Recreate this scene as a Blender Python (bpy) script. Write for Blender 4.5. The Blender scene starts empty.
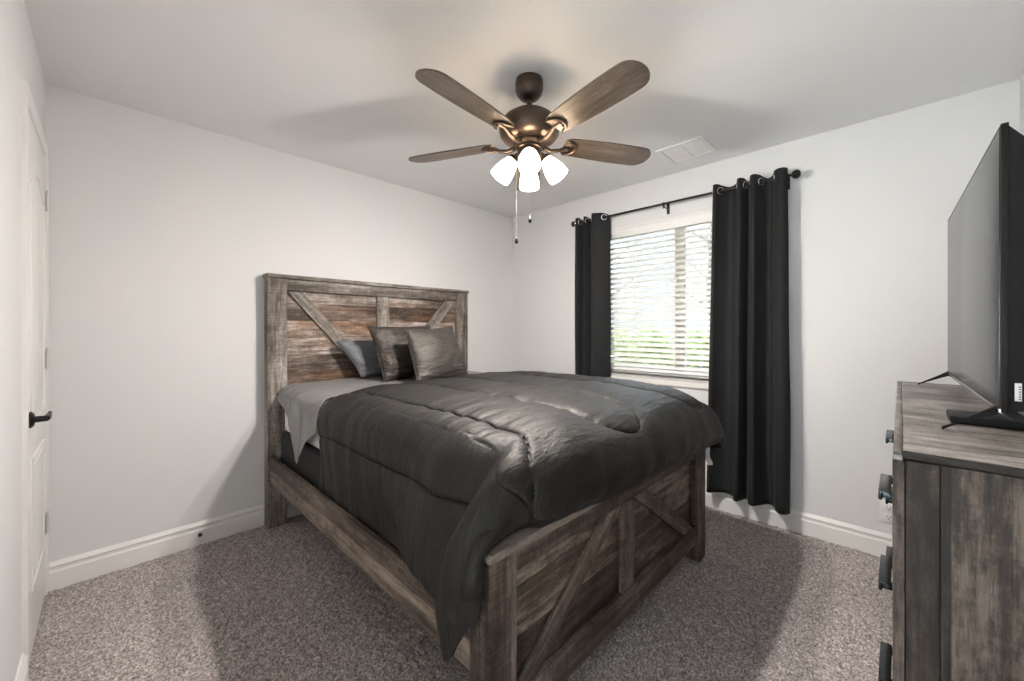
import bpy, bmesh, math, random
import numpy as np
from mathutils import Vector, Matrix, noise
PI = math.pi
random.seed(7)
C = bpy.context.scene.collection
scn = bpy.context.scene

# ------------------------------------------------------------------ camera
XL, YR, H = -3.22, -3.346, 2.44          # room: x XL..0, y YR..0
cam_d = bpy.data.cameras.new('camera')
cam = bpy.data.objects.new('camera', cam_d); C.objects.link(cam)
cam.location = (-3.01385, -2.94243, 1.25856)
cam.rotation_euler = (PI/2, 0, -0.7965)
cam_d.sensor_width = 36; cam_d.lens = 396.83/1024*36
cam_d.shift_y = -11.3/1024; cam_d.clip_start = 0.02
scn.camera = cam

# ------------------------------------------------------------------ world, light, exposure
w = bpy.data.worlds.new('sky'); scn.world = w; w.use_nodes = True
nt = w.node_tree; nt.nodes.clear()
wo = nt.nodes.new('ShaderNodeOutputWorld'); bg = nt.nodes.new('ShaderNodeBackground')
tc = nt.nodes.new('ShaderNodeTexCoord'); sep = nt.nodes.new('ShaderNodeSeparateXYZ'); cr = nt.nodes.new('ShaderNodeValToRGB')
nt.links.new(tc.outputs['Generated'], sep.inputs[0]); nt.links.new(sep.outputs['Z'], cr.inputs[0])
# bright overcast sky, dimmer towards the horizon (Generated.z: 0 is the horizon, 1 the zenith)
e_ = cr.color_ramp.elements
e_[0].position = 0.0; e_[0].color = (0.088, 0.091, 0.095, 1); e_[1].position = 1.0; e_[1].color = (0.80, 0.92, 1.06, 1)
for p_, c_ in ((0.20, (0.088, 0.091, 0.095, 1)), (0.36, (0.085, 0.09, 0.095, 1)), (0.50, (0.66, 0.75, 0.86, 1))):
    q_ = e_.new(p_); q_.color = c_
nt.links.new(cr.outputs[0], bg.inputs[0]); bg.inputs[1].default_value = 30
nt.links.new(bg.outputs[0], wo.inputs[0])
pd = bpy.data.lights.new('window_portal', 'AREA'); pd.shape = 'RECTANGLE'; pd.size = 1.4; pd.size_y = 1.2
pd.cycles.is_portal = True
po = bpy.data.objects.new('window_portal', pd); C.objects.link(po)
po.location = (0.17, -1.72, 1.5); po.rotation_euler = (0, PI/2, 0)
pd2 = bpy.data.lights.new('added_patio_portal', 'AREA'); pd2.shape = 'RECTANGLE'; pd2.size = 2.0; pd2.size_y = 2.1  # sampling portal at the unseen patio door added for fill daylight
pd2.cycles.is_portal = True
po2 = bpy.data.objects.new('added_patio_portal', pd2); C.objects.link(po2)
po2.location = (-5.30, -2.9, 1.08); po2.rotation_euler = (0, -PI/2, 0)
BULB_W, BULB_COL = 42.0, (1.0, 0.94, 0.885)
scn.view_settings.view_transform = 'Standard'; scn.view_settings.look = 'None'
scn.view_settings.exposure = 0.58; scn.view_settings.gamma = 1.0; scn.view_settings.use_curve_mapping = False

# ------------------------------------------------------------------ materials
class NG:
    def __init__(s, name):
        s.m = bpy.data.materials.new(name); s.m.use_nodes = True; s.t = s.m.node_tree
        s.b = s.t.nodes['Principled BSDF']
    def n(s, typ, **kw):
        x = s.t.nodes.new(typ)
        for k, v in kw.items():
            if k.startswith('i_'):
                x.inputs[int(k[2:]) if k[2:].isdigit() else k[2:].replace('_', ' ')].default_value = v
            else: setattr(x, k, v)
        return x
    def l(s, a, b): s.t.links.new(a, b)
    def mix(s, f, a, b, typ='MIX'):
        x = s.n('ShaderNodeMix', data_type='RGBA', blend_type=typ)
        for i, v in ((0, f), (6, a), (7, b)):
            if hasattr(v, 'links'): s.l(v, x.inputs[i])
            else: x.inputs[i].default_value = v if i == 0 else (*v, 1) if len(v) == 3 else v
        return x.outputs[2]
    def ramp(s, v, *els):
        x = s.n('ShaderNodeValToRGB'); e = x.color_ramp.elements
        while len(e) < len(els): e.new(0.5)
        for k, (p, c) in enumerate(els):
            e[k].position = p; e[k].color = (*c, 1) if len(c) == 3 else (c[0], c[0], c[0], 1)
        s.l(v, x.inputs[0]); return x.outputs[0]
    def bump(s, h, strength, dist):
        x = s.n('ShaderNodeBump'); x.inputs['Strength'].default_value = strength; x.inputs['Distance'].default_value = dist
        s.l(h, x.inputs['Height']); s.l(x.outputs[0], s.b.inputs['Normal']); return x
    def scaled(s, src, sc):
        x = s.n('ShaderNodeVectorMath', operation='MULTIPLY'); s.l(src, x.inputs[0]); x.inputs[1].default_value = sc; return x.outputs[0]
    def noise(s, vec, scale=1, detail=3, rough=0.55):
        x = s.n('ShaderNodeTexNoise'); x.inputs['Scale'].default_value = scale; x.inputs['Detail'].default_value = detail
        x.inputs['Roughness'].default_value = rough; s.l(vec, x.inputs['Vector']); return x.outputs['Fac']

def plain(name, col, rough=0.5, metal=0.0, spec=0.5, bump=None, vary=0.0, sheen=0):
    g = NG(name); b = g.b
    b.inputs['Base Color'].default_value = (*col, 1); b.inputs['Roughness'].default_value = rough
    b.inputs['Metallic'].default_value = metal; b.inputs['Specular IOR Level'].default_value = spec
    if sheen: b.inputs['Sheen Weight'].default_value = sheen; b.inputs['Sheen Roughness'].default_value = 0.4
    t = g.n('ShaderNodeTexCoord')
    if vary:
        f = g.noise(t.outputs['Object'], 6, 4)
        g.l(g.mix(f, tuple(c*(1-vary) for c in col), tuple(min(1, c*(1+vary)) for c in col)), b.inputs['Base Color'])
    if bump:
        f = g.noise(t.outputs['Object'], bump[0], 3); g.bump(f, bump[1], bump[2])
    return g.m

M = {}
M['wall'] = plain('wall_paint', (0.715, 0.715, 0.72), 0.75, bump=(140, 0.12, 0.002), vary=0.01)
M['ceiling'] = plain('ceiling_paint', (0.83, 0.83, 0.84), 0.8, bump=(110, 0.15, 0.003), vary=0.01)
M['trim'] = plain('trim_paint', (0.80, 0.79, 0.77), 0.35, bump=(30, 0.03, 0.001))
M['blind'] = plain('blind_white', (0.82, 0.815, 0.80), 0.45, bump=(60, 0.03, 0.001))
M['vinyl'] = plain('window_vinyl', (0.80, 0.77, 0.68), 0.4, vary=0.02)
M['black_metal'] = plain('black_metal', (0.018, 0.017, 0.018), 0.38, 0.6, vary=0.1)
M['handle_metal'] = plain('handle_metal', (0.05, 0.055, 0.06), 0.22, 0.9, vary=0.05)
M['hinge'] = plain('hinge_satin', (0.62, 0.61, 0.59), 0.35, 0.2, vary=0.05)
M['bronze'] = plain('fan_bronze', (0.085, 0.062, 0.048), 0.33, 0.75, vary=0.12)
M['chain'] = plain('chain_bronze', (0.30, 0.28, 0.26), 0.5, 0.3)
M['chrome'] = plain('grommet_chrome', (0.75, 0.76, 0.78), 0.15, 1.0)
M['rubber'] = plain('black_rubber', (0.015, 0.015, 0.015), 0.6)
M['tv_plastic'] = plain('tv_plastic', (0.008, 0.008, 0.009), 0.5, spec=0.2, vary=0.1)
M['tv_trim'] = plain('tv_trim', (0.28, 0.28, 0.29), 0.25, 0.9)
M['paper'] = plain('label_paper', (0.8, 0.8, 0.8), 0.6)
M['ink'] = plain('label_ink', (0.05, 0.05, 0.05), 0.6)
M['mattress'] = plain('mattress_ticking', (0.78, 0.79, 0.82), 0.8, bump=(80, 0.2, 0.003))
M['base_cloth'] = plain('foundation_cloth', (0.02, 0.02, 0.021), 0.85, bump=(200, 0.2, 0.002))
M['tag'] = plain('white_satin_tag', (0.8, 0.8, 0.8), 0.5, bump=(60, 0.1, 0.001))
M['white_plastic'] = plain('white_plastic', (0.78, 0.77, 0.75), 0.35)
M['vent'] = plain('vent_enamel', (0.80, 0.80, 0.79), 0.4)
M['vent_dark'] = plain('vent_duct', (0.42, 0.42, 0.42), 0.8)
M['hole'] = plain('socket_hole', (0.03, 0.03, 0.03), 0.8)

def screen_mat():
    g = NG('tv_screen_glass'); b = g.b
    b.inputs['Base Color'].default_value = (0.010, 0.010, 0.011, 1); b.inputs['Roughness'].default_value = 0.22
    b.inputs['IOR'].default_value = 1.6
    t = g.n('ShaderNodeTexCoord'); g.bump(g.noise(t.outputs['Object'], 900, 2), 0.03, 0.0004)
    return g.m
M['screen'] = screen_mat()

def glass_mat(name='window_glass', tint=(0.97, 0.985, 0.98)):
    g = NG(name); g.t.nodes.remove(g.b)
    o = g.t.nodes['Material Output']; tr = g.n('ShaderNodeBsdfTransparent'); gl = g.n('ShaderNodeBsdfGlossy'); gl.inputs['Roughness'].default_value = 0.02
    tr.inputs[0].default_value = (*tint, 1)
    mx = g.n('ShaderNodeMixShader'); lw = g.n('ShaderNodeFresnel'); lw.inputs[0].default_value = 1.45
    g.l(lw.outputs[0], mx.inputs[0]); g.l(tr.outputs[0], mx.inputs[1]); g.l(gl.outputs[0], mx.inputs[2]); g.l(mx.outputs[0], o.inputs[0])
    return g.m
M['glass'] = glass_mat(); M['dimming'] = glass_mat('dimming_window_glass', (0.50, 0.51, 0.505))  # second glass is darkened only to cut the daylight through the window

def shade_mat():
    g = NG('frosted_lamp_glass'); b = g.b
    b.inputs['Base Color'].default_value = (0.9, 0.86, 0.78, 1); b.inputs['Roughness'].default_value = 0.35
    b.inputs['Emission Color'].default_value = (1.0, 0.945, 0.875, 1); b.inputs["Emission Strength"].default_value = 11.0
    tl = g.n('ShaderNodeBsdfTranslucent'); tl.inputs[0].default_value = (0.85, 0.75, 0.6, 1)
    mx = g.n('ShaderNodeMixShader'); mx.inputs[0].default_value = 0.55
    o = g.t.nodes['Material Output']
    g.l(b.outputs[0], mx.inputs[1]); g.l(tl.outputs[0], mx.inputs[2]); g.l(mx.outputs[0], o.inputs[0])
    return g.m
M['shade'] = shade_mat()

def fabric(name, col, rough=0.5, spec=0.5, sheen=0.0, weave=700, wr=0.0, wrs=(14, 14, 14)):
    g = NG(name); b = g.b
    t = g.n('ShaderNodeTexCoord'); o = t.outputs['Object']
    f = g.noise(o, 5, 4)
    g.l(g.mix(f, tuple(c*0.85 for c in col), tuple(c*1.15 for c in col)), b.inputs['Base Color'])
    b.inputs['Roughness'].default_value = rough; b.inputs['Specular IOR Level'].default_value = spec
    b.inputs['Sheen Weight'].default_value = sheen; b.inputs['Sheen Roughness'].default_value = 0.35
    if 'satin' in name: b.inputs['Specular Tint'].default_value = (1.0, 0.955, 0.92, 1)
    h = g.noise(o, weave, 2)
    bm = g.bump(h, 0.12, 0.001)
    if wr:
        h2 = g.noise(g.scaled(o, wrs), 1, 5, 0.6)
        b2 = g.n('ShaderNodeBump'); b2.inputs['Strength'].default_value = wr; b2.inputs['Distance'].default_value = 0.02
        g.l(h2, b2.inputs['Height']); g.l(b2.outputs[0], bm.inputs['Normal'])
    return g.m
M['comforter'] = fabric('charcoal_satin', (0.0078, 0.0074, 0.0071), 0.54, 0.38, 0.0, wr=0.6, wrs=(6, 26, 6))
M['sham'] = fabric('dark_brown_satin', (0.034, 0.026, 0.021), 0.5, 0.6, 0.0, wr=0.9, wrs=(10, 10, 26))
M['throw'] = fabric('charcoal_pillow_satin', (0.034, 0.029, 0.025), 0.5, 0.6, 0.0, wr=0.9, wrs=(8, 10, 28))
M['sheet'] = fabric('grey_satin_sheet', (0.20, 0.195, 0.195), 0.42, 0.5, 0.1, wr=0.35, wrs=(12, 12, 12))
M['grey_pillow'] = fabric('slate_pillowcase', (0.125, 0.13, 0.145), 0.5, 0.5, 0.1, wr=0.2)
M['curtain'] = fabric('charcoal_curtain', (0.0165, 0.017, 0.018), 0.8, 0.2, 0.05, weave=900, wr=0.1)

def wood(name, dark, mid, light, plank=0.0, plank_var=0.5, warm=(0.30, 0.17, 0.09), warm_amt=0.0, rough=0.6, saw=0.5, blot=(1.6, 5, 5), lo=0.41, hi=0.60):
    """rustic sawn boards; the vector attribute 'gr' runs x along the grain, y across it, in metres"""
    g = NG(name); b = g.b
    a = g.n('ShaderNodeAttribute', attribute_name='gr'); v = a.outputs['Vector']
    sp = g.n('ShaderNodeSeparateXYZ'); g.l(v, sp.inputs[0])
    src = v; pl = None
    if plank:
        dv = g.n('ShaderNodeMath', operation='DIVIDE'); g.l(sp.outputs['Y'], dv.inputs[0]); dv.inputs[1].default_value = plank
        fl = g.n('ShaderNodeMath', operation='FLOOR'); g.l(dv.outputs[0], fl.inputs[0])
        wn = g.n('ShaderNodeTexWhiteNoise', noise_dimensions='1D'); g.l(fl.outputs[0], wn.inputs['W'])
        pl = wn.outputs['Value']
        cm = g.n('ShaderNodeCombineXYZ'); ml = g.n('ShaderNodeMath', operation='MULTIPLY'); g.l(pl, ml.inputs[0]); ml.inputs[1].default_value = 37.0
        g.l(ml.outputs[0], cm.inputs[0]); ad = g.n('ShaderNodeVectorMath', operation='ADD'); g.l(v, ad.inputs[0]); g.l(cm.outputs[0], ad.inputs[1]); src = ad.outputs[0]
    streak = g.noise(g.scaled(src, (2.2, 38, 38)), 1, 5, 0.65)
    blotch = g.noise(g.scaled(src, blot), 1, 6, 0.7)
    fine = g.noise(g.scaled(src, (14, 260, 260)), 1, 3, 0.6)
    sawn = g.noise(g.scaled(src, (170, 9, 9)), 1, 2, 0.6)
    def mth(op, x, y):
        m = g.n('ShaderNodeMath', operation=op)
        for i, q in enumerate((x, y)):
            if hasattr(q, 'links'): g.l(q, m.inputs[i])
            else: m.inputs[i].default_value = q
        return m.outputs[0]
    mott = g.noise(g.scaled(src, (9, 26, 26)), 1, 6, 0.75)
    val = mth('ADD', mth('ADD', mth('MULTIPLY', streak, 0.30), mth('MULTIPLY', blotch, 0.42)), mth('MULTIPLY', mott, 0.28))
    if pl is not None:
        val = mth('ADD', val, mth('MULTIPLY', mth('SUBTRACT', pl, 0.5), plank_var*0.3))
    val = mth('ADD', val, mth('MULTIPLY', mth('SUBTRACT', sawn, 0.5), 0.14*saw))
    col = g.ramp(val, (lo, dark), ((lo+hi)/2, mid), (hi, light))
    if warm_amt:
        wf = g.noise(g.scaled(src, (1.1, 3.5, 3.5)), 1, 2)
        wr = g.ramp(wf, (0.45, (0,)), (0.62, (warm_amt,)))
        col = g.mix(wr, col, g.mix(1.0, col, warm, 'OVERLAY'))
    dk = g.ramp(fine, (0.34, (0.45,)), (0.50, (1,)))
    col = g.mix(0.75, col, dk, 'MULTIPLY')
    knots = g.n('ShaderNodeTexVoronoi'); knots.inputs['Scale'].default_value = 1
    g.l(g.scaled(src, (3.2, 9, 9)), knots.inputs['Vector'])
    kk = g.ramp(knots.outputs['Distance'], (0.05, (0.3,)), (0.12, (1,)))
    col = g.mix(0.8, col, kk, 'MULTIPLY')
    if plank:
        fr = mth('FRACT', dv.outputs[0], 0)
        e = mth('ABSOLUTE', mth('SUBTRACT', fr, 0.5), 0)
        ed = g.ramp(e, (0.484, (1,)), (0.497, (0.35,)))
        col = g.mix(1.0, col, ed, 'MULTIPLY')
    g.l(col, b.inputs['Base Color'])
    b.inputs['Roughness'].default_value = rough; b.inputs['Specular IOR Level'].default_value = 0.35
    hh = mth('ADD', mth('MULTIPLY', fine, 0.6), mth('MULTIPLY', sawn, 0.4*saw))
    g.bump(hh, 0.35, 0.002)
    return g.m
DK, MD, LT = (0.045, 0.033, 0.027), (0.135, 0.105, 0.086), (0.30, 0.255, 0.22)
M['panel'] = wood('headboard_planks', (0.060, 0.042, 0.032), (0.25, 0.20, 0.165), (0.62, 0.585, 0.55), plank=0.116, plank_var=0.32, warm_amt=0.8)
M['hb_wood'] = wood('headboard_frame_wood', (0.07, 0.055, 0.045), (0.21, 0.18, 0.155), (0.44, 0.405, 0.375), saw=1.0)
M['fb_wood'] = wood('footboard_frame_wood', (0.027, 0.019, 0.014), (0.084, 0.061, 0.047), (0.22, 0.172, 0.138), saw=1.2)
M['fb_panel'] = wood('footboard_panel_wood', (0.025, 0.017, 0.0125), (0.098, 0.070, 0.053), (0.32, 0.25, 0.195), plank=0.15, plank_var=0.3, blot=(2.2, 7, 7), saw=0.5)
M['rail_wood'] = wood('side_rail_wood', (0.06, 0.045, 0.036), (0.18, 0.14, 0.11), (0.36, 0.29, 0.235), plank=0.088, plank_var=0.5, saw=0.8)
M['cap_wood'] = wood('cap_wood', (0.12, 0.098, 0.08), (0.24, 0.20, 0.17), (0.42, 0.37, 0.32), saw=0.4)
M['dr_wood'] = wood('dresser_wood', (0.016, 0.011, 0.008), (0.052, 0.037, 0.028), (0.15, 0.116, 0.094), plank=0.2, plank_var=0.3, saw=0.3, blot=(3.0, 8, 8), lo=0.44, hi=0.58)
M['dr_top'] = wood('dresser_top_wood', (0.07, 0.06, 0.053), (0.19, 0.172, 0.158), (0.38, 0.355, 0.335), plank=0.2, plank_var=0.25, saw=0.5, rough=0.42, blot=(4.0, 7, 7))
M['blade'] = wood('fan_blade_veneer', (0.050, 0.036, 0.028), (0.095, 0.072, 0.057), (0.16, 0.125, 0.10), saw=0.1, rough=0.36, blot=(1, 10, 10))

def carpet_mat():
    g = NG('carpet_pile'); b = g.b
    t = g.n('ShaderNodeTexCoord'); o = t.outputs['Object']
    n1 = g.noise(o, 120, 3, 0.85); n2 = g.noise(o, 45, 3, 0.6); n3 = g.noise(o, 2.2, 3)
    c = g.ramp(n1, (0.36, (0.13, 0.103, 0.095)), (0.45, (0.35, 0.295, 0.275)), (0.53, (0.56, 0.495, 0.47)), (0.62, (0.90, 0.84, 0.81)))
    c = g.mix(0.5, c, g.ramp(n2, (0.36, (0.62,)), (0.6, (1,))), 'MULTIPLY')
    c = g.mix(0.5, c, g.ramp(n3, (0.35, (0.78,)), (0.65, (1,))), 'MULTIPLY')
    g.l(c, b.inputs['Base Color']); b.inputs['Roughness'].default_value = 0.95; b.inputs['Specular IOR Level'].default_value = 0.1
    b.inputs['Sheen Weight'].default_value = 0.15
    g.bump(n1, 0.9, 0.008)
    return g.m
M['carpet'] = carpet_mat()
def leaf_mat(name, c1, c2):
    g = NG(name); t = g.n('ShaderNodeTexCoord'); f = g.noise(t.outputs['Object'], 9, 4)
    g.l(g.ramp(f, (0.35, c1), (0.65, c2)), g.b.inputs['Base Color']); g.b.inputs['Roughness'].default_value = 0.7; return g.m
M['leaf'] = leaf_mat('hedge_leaves', (0.05, 0.08, 0.015), (0.32, 0.38, 0.09))
M['leaf2'] = leaf_mat('tree_leaves', (0.34, 0.36, 0.26), (0.62, 0.62, 0.50))
M['bark'] = plain('bark', (0.20, 0.16, 0.12), 0.9, bump=(30, 0.6, 0.02), vary=0.3)
M['yard'] = plain('yard_ground', (0.42, 0.40, 0.34), 0.9, vary=0.25, bump=(20, 0.4, 0.02))
M['bounce_floor'] = plain('pale_bounce_floor', (0.80, 0.79, 0.77), 0.4, vary=0.03)  # kept pale so the added passage floor bounces light to the ceiling

# ------------------------------------------------------------------ helpers
def mesh_obj(name, me, mat, parent=None, smooth=False):
    me.name = name
    if mat is not None and not me.materials: me.materials.append(M[mat] if isinstance(mat, str) else mat)
    if smooth:
        me.polygons.foreach_set('use_smooth', [True]*len(me.polygons))
    o = bpy.data.objects.new(name, me); C.objects.link(o)
    if parent is not None:
        o.parent = parent
    return o

def origin_of(o):
    v = Vector((0, 0, 0))
    while o is not None: v += o.location; o = o.parent
    return v

def smooth_by_angle(me, deg=40):
    me.polygons.foreach_set('use_smooth', [True]*len(me.polygons))
    bm = bmesh.new(); bm.from_mesh(me)
    for e in bm.edges:
        if len(e.link_faces) == 2 and e.calc_face_angle(0) > math.radians(deg): e.smooth = False
    bm.to_mesh(me); bm.free()

def build(name, bm, mat, parent=None, smooth=None):
    """bm holds world coordinates; the mesh is stored relative to its thing"""
    if parent is not None: bmesh.ops.translate(bm, verts=bm.verts, vec=-origin_of(parent))
    me = bpy.data.meshes.new(name); bm.to_mesh(me); bm.free()
    if smooth: smooth_by_angle(me, smooth)
    return mesh_obj(name, me, mat, parent)

def thing(name, label, cat, loc, group=None):
    o = bpy.data.objects.new(name, None); o.empty_display_size = 0.1; C.objects.link(o)
    o.location = loc; o['label'] = label; o['category'] = cat
    if group: o['group'] = group
    return o
def tag(o, label, cat, group=None):
    o['label'] = label; o['category'] = cat
    if group: o['group'] = group
    return o
def struct(name, bm, mat, parent=None, smooth=None):
    o = build(name, bm, mat, parent, smooth)
    if parent is None: o['kind'] = 'structure'
    return o

def box(bm, x0, x1, y0, y1, z0, z1, bevel=0.0, rot=None, seg=2):
    """axis-aligned (optionally rotated about its centre) box, bevelled; tags the 'gr' layer with random offset if present"""
    c = Vector(((x0+x1)/2, (y0+y1)/2, (z0+z1)/2)); h = ((x1-x0)/2, (y1-y0)/2, (z1-z0)/2)
    t = bmesh.new(); bmesh.ops.create_cube(t, size=1)
    for v in t.verts: v.co = Vector((v.co.x*2*h[0], v.co.y*2*h[1], v.co.z*2*h[2]))
    if bevel: bmesh.ops.bevel(t, geom=t.edges[:], offset=bevel, segments=seg, affect='EDGES', profile=0.6)
    mt = (rot if rot else Matrix.Identity(3))
    vm = {}
    for v in t.verts: vm[v] = bm.verts.new(mt @ v.co + c)
    for f in t.faces: bm.faces.new([vm[v] for v in f.verts])
    t.free(); return bm

def wbox(name, mat, parent, x0, x1, y0, y1, z0, z1, grain='x', rot=None, bevel=0.003, off=None, across=None):
    """wooden board: 'gr' attribute follows the board's own grain"""
    c = Vector(((x0+x1)/2, (y0+y1)/2, (z0+z1)/2)); h = ((x1-x0)/2, (y1-y0)/2, (z1-z0)/2)
    t = bmesh.new(); bmesh.ops.create_cube(t, size=1)
    for v in t.verts: v.co = Vector((v.co.x*2*h[0], v.co.y*2*h[1], v.co.z*2*h[2]))
    if bevel: bmesh.ops.bevel(t, geom=t.edges[:], offset=bevel, segments=2, affect='EDGES', profile=0.6)
    lay = t.verts.layers.float_vector.new('gr')
    if off is None: off = Vector((random.uniform(0, 30), random.uniform(0, 30), random.uniform(0, 30)))
    else: off = Vector(off)
    order = {'x': (0, 2, 1), 'y': (1, 2, 0), 'z': (2, 0, 1)}[grain]
    if across: order = (order[0], {'x': 0, 'y': 1, 'z': 2}[across], [k for k in range(3) if k not in (order[0], {'x': 0, 'y': 1, 'z': 2}[across])][0])
    mt = (rot if rot else Matrix.Identity(3))
    for v in t.verts:
        p = v.co
        v[lay] = Vector((p[order[0]], p[order[1]], p[order[2]])) + off
        v.co = mt @ p + c
    return build(name, t, mat, parent, 35)

def cyl(bm, p0, p1, r0, r1=None, n=24, caps=True):
    p0, p1 = Vector(p0), Vector(p1); r1 = r0 if r1 is None else r1
    d = (p1-p0).normalized(); a = d.orthogonal().normalized(); b = d.cross(a)
    r = []
    for p, q in ((p0, r0), (p1, r1)):
        r.append([bm.verts.new(p + (a*math.cos(2*PI*k/n) + b*math.sin(2*PI*k/n))*q) for k in range(n)])
    for k in range(n): bm.faces.new((r[0][k], r[0][(k+1) % n], r[1][(k+1) % n], r[1][k]))
    if caps: bm.faces.new(r[0][::-1]); bm.faces.new(r[1])
    return bm

def lathe(bm, prof, p, axis=(0, 0, 1), n=32):
    """prof: list of (radius, height along axis)"""
    d = Vector(axis).normalized(); a = d.orthogonal().normalized(); b = d.cross(a); p = Vector(p)
    rings = []
    for (r, h) in prof:
        if r < 1e-5: rings.append([bm.verts.new(p + d*h)])
        else: rings.append([bm.verts.new(p + d*h + (a*math.cos(2*PI*k/n)+b*math.sin(2*PI*k/n))*r) for k in range(n)])
    for A, B in zip(rings[:-1], rings[1:]):
        for k in range(n):
            q = (k+1) % n
            if len(A) == 1 and len(B) == 1: continue
            if len(A) == 1: bm.faces.new((A[0], B[q], B[k]))
            elif len(B) == 1: bm.faces.new((A[k], A[q], B[0]))
            else: bm.faces.new((A[k], A[q], B[q], B[k]))
    return bm

def tube(bm, pts, r, n=10, closed=False):
    pts = [Vector(p) for p in pts]; N = len(pts); rings = []
    up = None
    for i in range(N):
        d = (pts[(i+1) % N] - pts[i-1]) if closed else (pts[min(i+1, N-1)] - pts[max(i-1, 0)])
        d.normalize()
        if up is None: up = d.orthogonal().normalized()
        up = (up - d*up.dot(d)).normalized(); b = d.cross(up)
        rr = r[i] if isinstance(r, (list, tuple)) else r
        rings.append([bm.verts.new(pts[i] + (up*math.cos(2*PI*k/n)+b*math.sin(2*PI*k/n))*rr) for k in range(n)])
    for i in range(N if closed else N-1):
        A, B = rings[i], rings[(i+1) % N]
        for k in range(n): bm.faces.new((A[k], A[(k+1) % n], B[(k+1) % n], B[k]))
    if not closed: bm.faces.new(rings[0][::-1]); bm.faces.new(rings[-1])
    return bm

def torus(bm, c, axis, R, r, n=24, m=8):
    d = Vector(axis).normalized(); a = d.orthogonal().normalized(); b = d.cross(a); c = Vector(c)
    return tube(bm, [c + (a*math.cos(2*PI*k/n)+b*math.sin(2*PI*k/n))*R for k in range(n)], r, m, closed=True)

def extrude_profile(bm, prof, p, along, out, length):
    """prof: list of (out, z) ; swept from p by `along`*length"""
    p, al, ou = Vector(p), Vector(along), Vector(out); A = []; B = []
    for o_, z in prof:
        q = p + ou*o_ + Vector((0, 0, z)); A.append(bm.verts.new(q)); B.append(bm.verts.new(q + al*length))
    n = len(prof)
    for k in range(n): bm.faces.new((A[k], A[(k+1) % n], B[(k+1) % n], B[k]))
    bm.faces.new(A[::-1]); bm.faces.new(B)
    bmesh.ops.recalc_face_normals(bm, faces=bm.faces[:])
    return bm

# ------------------------------------------------------------------ room shell
# carpet: a dense tufted surface
def carpet():
    st = 0.0075; nx = int(-XL/st)+1; ny = int(-YR/st)+1
    rng = np.random.default_rng(3)
    def sm(a, k):
        for _ in range(k): a = (a + np.roll(a, 1, 0) + np.roll(a, -1, 0) + np.roll(a, 1, 1) + np.roll(a, -1, 1))/5
        return a
    z = rng.random((nx, ny))-0.5; z2 = sm(rng.random((nx, ny))-0.5, 3); z2 /= z2.std()
    z = z*0.010 + z2*0.0012 - 0.004
    X = np.linspace(XL, 0, nx)[:, None] + (rng.random((nx, ny))-0.5)*st*0.7
    Y = np.linspace(YR, 0, ny)[None, :] + (rng.random((nx, ny))-0.5)*st*0.7
    X[0] = XL; X[-1] = 0; Y[:, 0] = YR; Y[:, -1] = 0
    co = np.stack([X, Y, z], -1).reshape(-1, 3)
    i = np.arange(nx-1)[:, None]*ny + np.arange(ny-1)[None, :]
    f = np.stack([i, i+ny, i+ny+1, i+1], -1).reshape(-1, 4)
    me = bpy.data.meshes.new('floor')
    me.vertices.add(len(co)); me.vertices.foreach_set('co', co.ravel().astype(np.float32))
    me.loops.add(f.size); me.loops.foreach_set('vertex_index', f.ravel())
    me.polygons.add(len(f)); me.polygons.foreach_set('loop_start', np.arange(0, f.size, 4)); me.polygons.foreach_set('loop_total', np.full(len(f), 4))
    me.update(); me.validate()
    o = mesh_obj('floor', me, 'carpet'); o['kind'] = 'structure'
carpet()
T = 0.12
struct('ceiling', box(bmesh.new(), XL-T, T+0.06, YR-T, T, H, H+0.1), 'ceiling')
struct('wall_back', box(bmesh.new(), XL-T, T+0.06, 0, T, -0.05, H), 'wall')
struct('wall_near', box(bmesh.new(), XL-T, T+0.06, YR-T, YR, -0.05, H), 'wall')
# unseen doorway, passage and glazed patio door, added to bring fill daylight into the room
EY0, EY1, EH = -3.28, -2.42, 2.05
bm = bmesh.new(); box(bm, XL-T, XL, EY1, 0, -0.05, H); box(bm, XL-T, XL, YR, EY0, -0.05, H); box(bm, XL-T, XL, EY0, EY1, EH, H)
struct('wall_left', bm, 'wall')
HX0, HY0, HY1 = -5.25, -3.95, -1.85
struct('floor_added_passage', box(bmesh.new(), HX0-0.1, XL, HY0-0.1, HY1+0.1, -0.06, -0.004), 'bounce_floor')  # floor of the added passage, reflects fill light upwards
struct('ceiling_added_passage', box(bmesh.new(), HX0-0.1, XL-T, HY0-0.1, HY1+0.1, H, H+0.1), 'ceiling')
bm = bmesh.new(); box(bm, HX0, XL-T, HY0-0.1, HY0, -0.05, H); box(bm, HX0, XL-T, HY1, HY1+0.1, -0.05, H)
box(bm, XL-T-0.02, XL-T, HY0, YR, -0.05, H)
box(bm, HX0-0.1, HX0, HY0-0.1, HY0+0.05, -0.05, H); box(bm, HX0-0.1, HX0, HY1-0.05, HY1+0.1, -0.05, H); box(bm, HX0-0.1, HX0, HY0+0.05, HY1-0.05, 2.13, H)
struct('wall_added_passage', bm, 'wall')
WY0, WY1, WZ0, WZ1, WT = -2.42, -1.02, 0.905, 2.115, 0.16
bm = bmesh.new()
box(bm, 0, WT, YR, WY0, -0.05, H); box(bm, 0, WT, WY1, 0, -0.05, H)
box(bm, 0, WT, WY0, WY1, -0.05, WZ0); box(bm, 0, WT, WY0, WY1, WZ1, H)
struct('wall_window', bm, 'wall')
BP = [(0, 0), (0.016, 0), (0.016, 0.088), (0.0115, 0.096), (0.0115, 0.108), (0.0145, 0.113), (0.0145, 0.118), (0.008, 0.128), (0.004, 0.135), (0, 0.135)]
BP = [(a, b-0.006) for a, b in BP]
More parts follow.
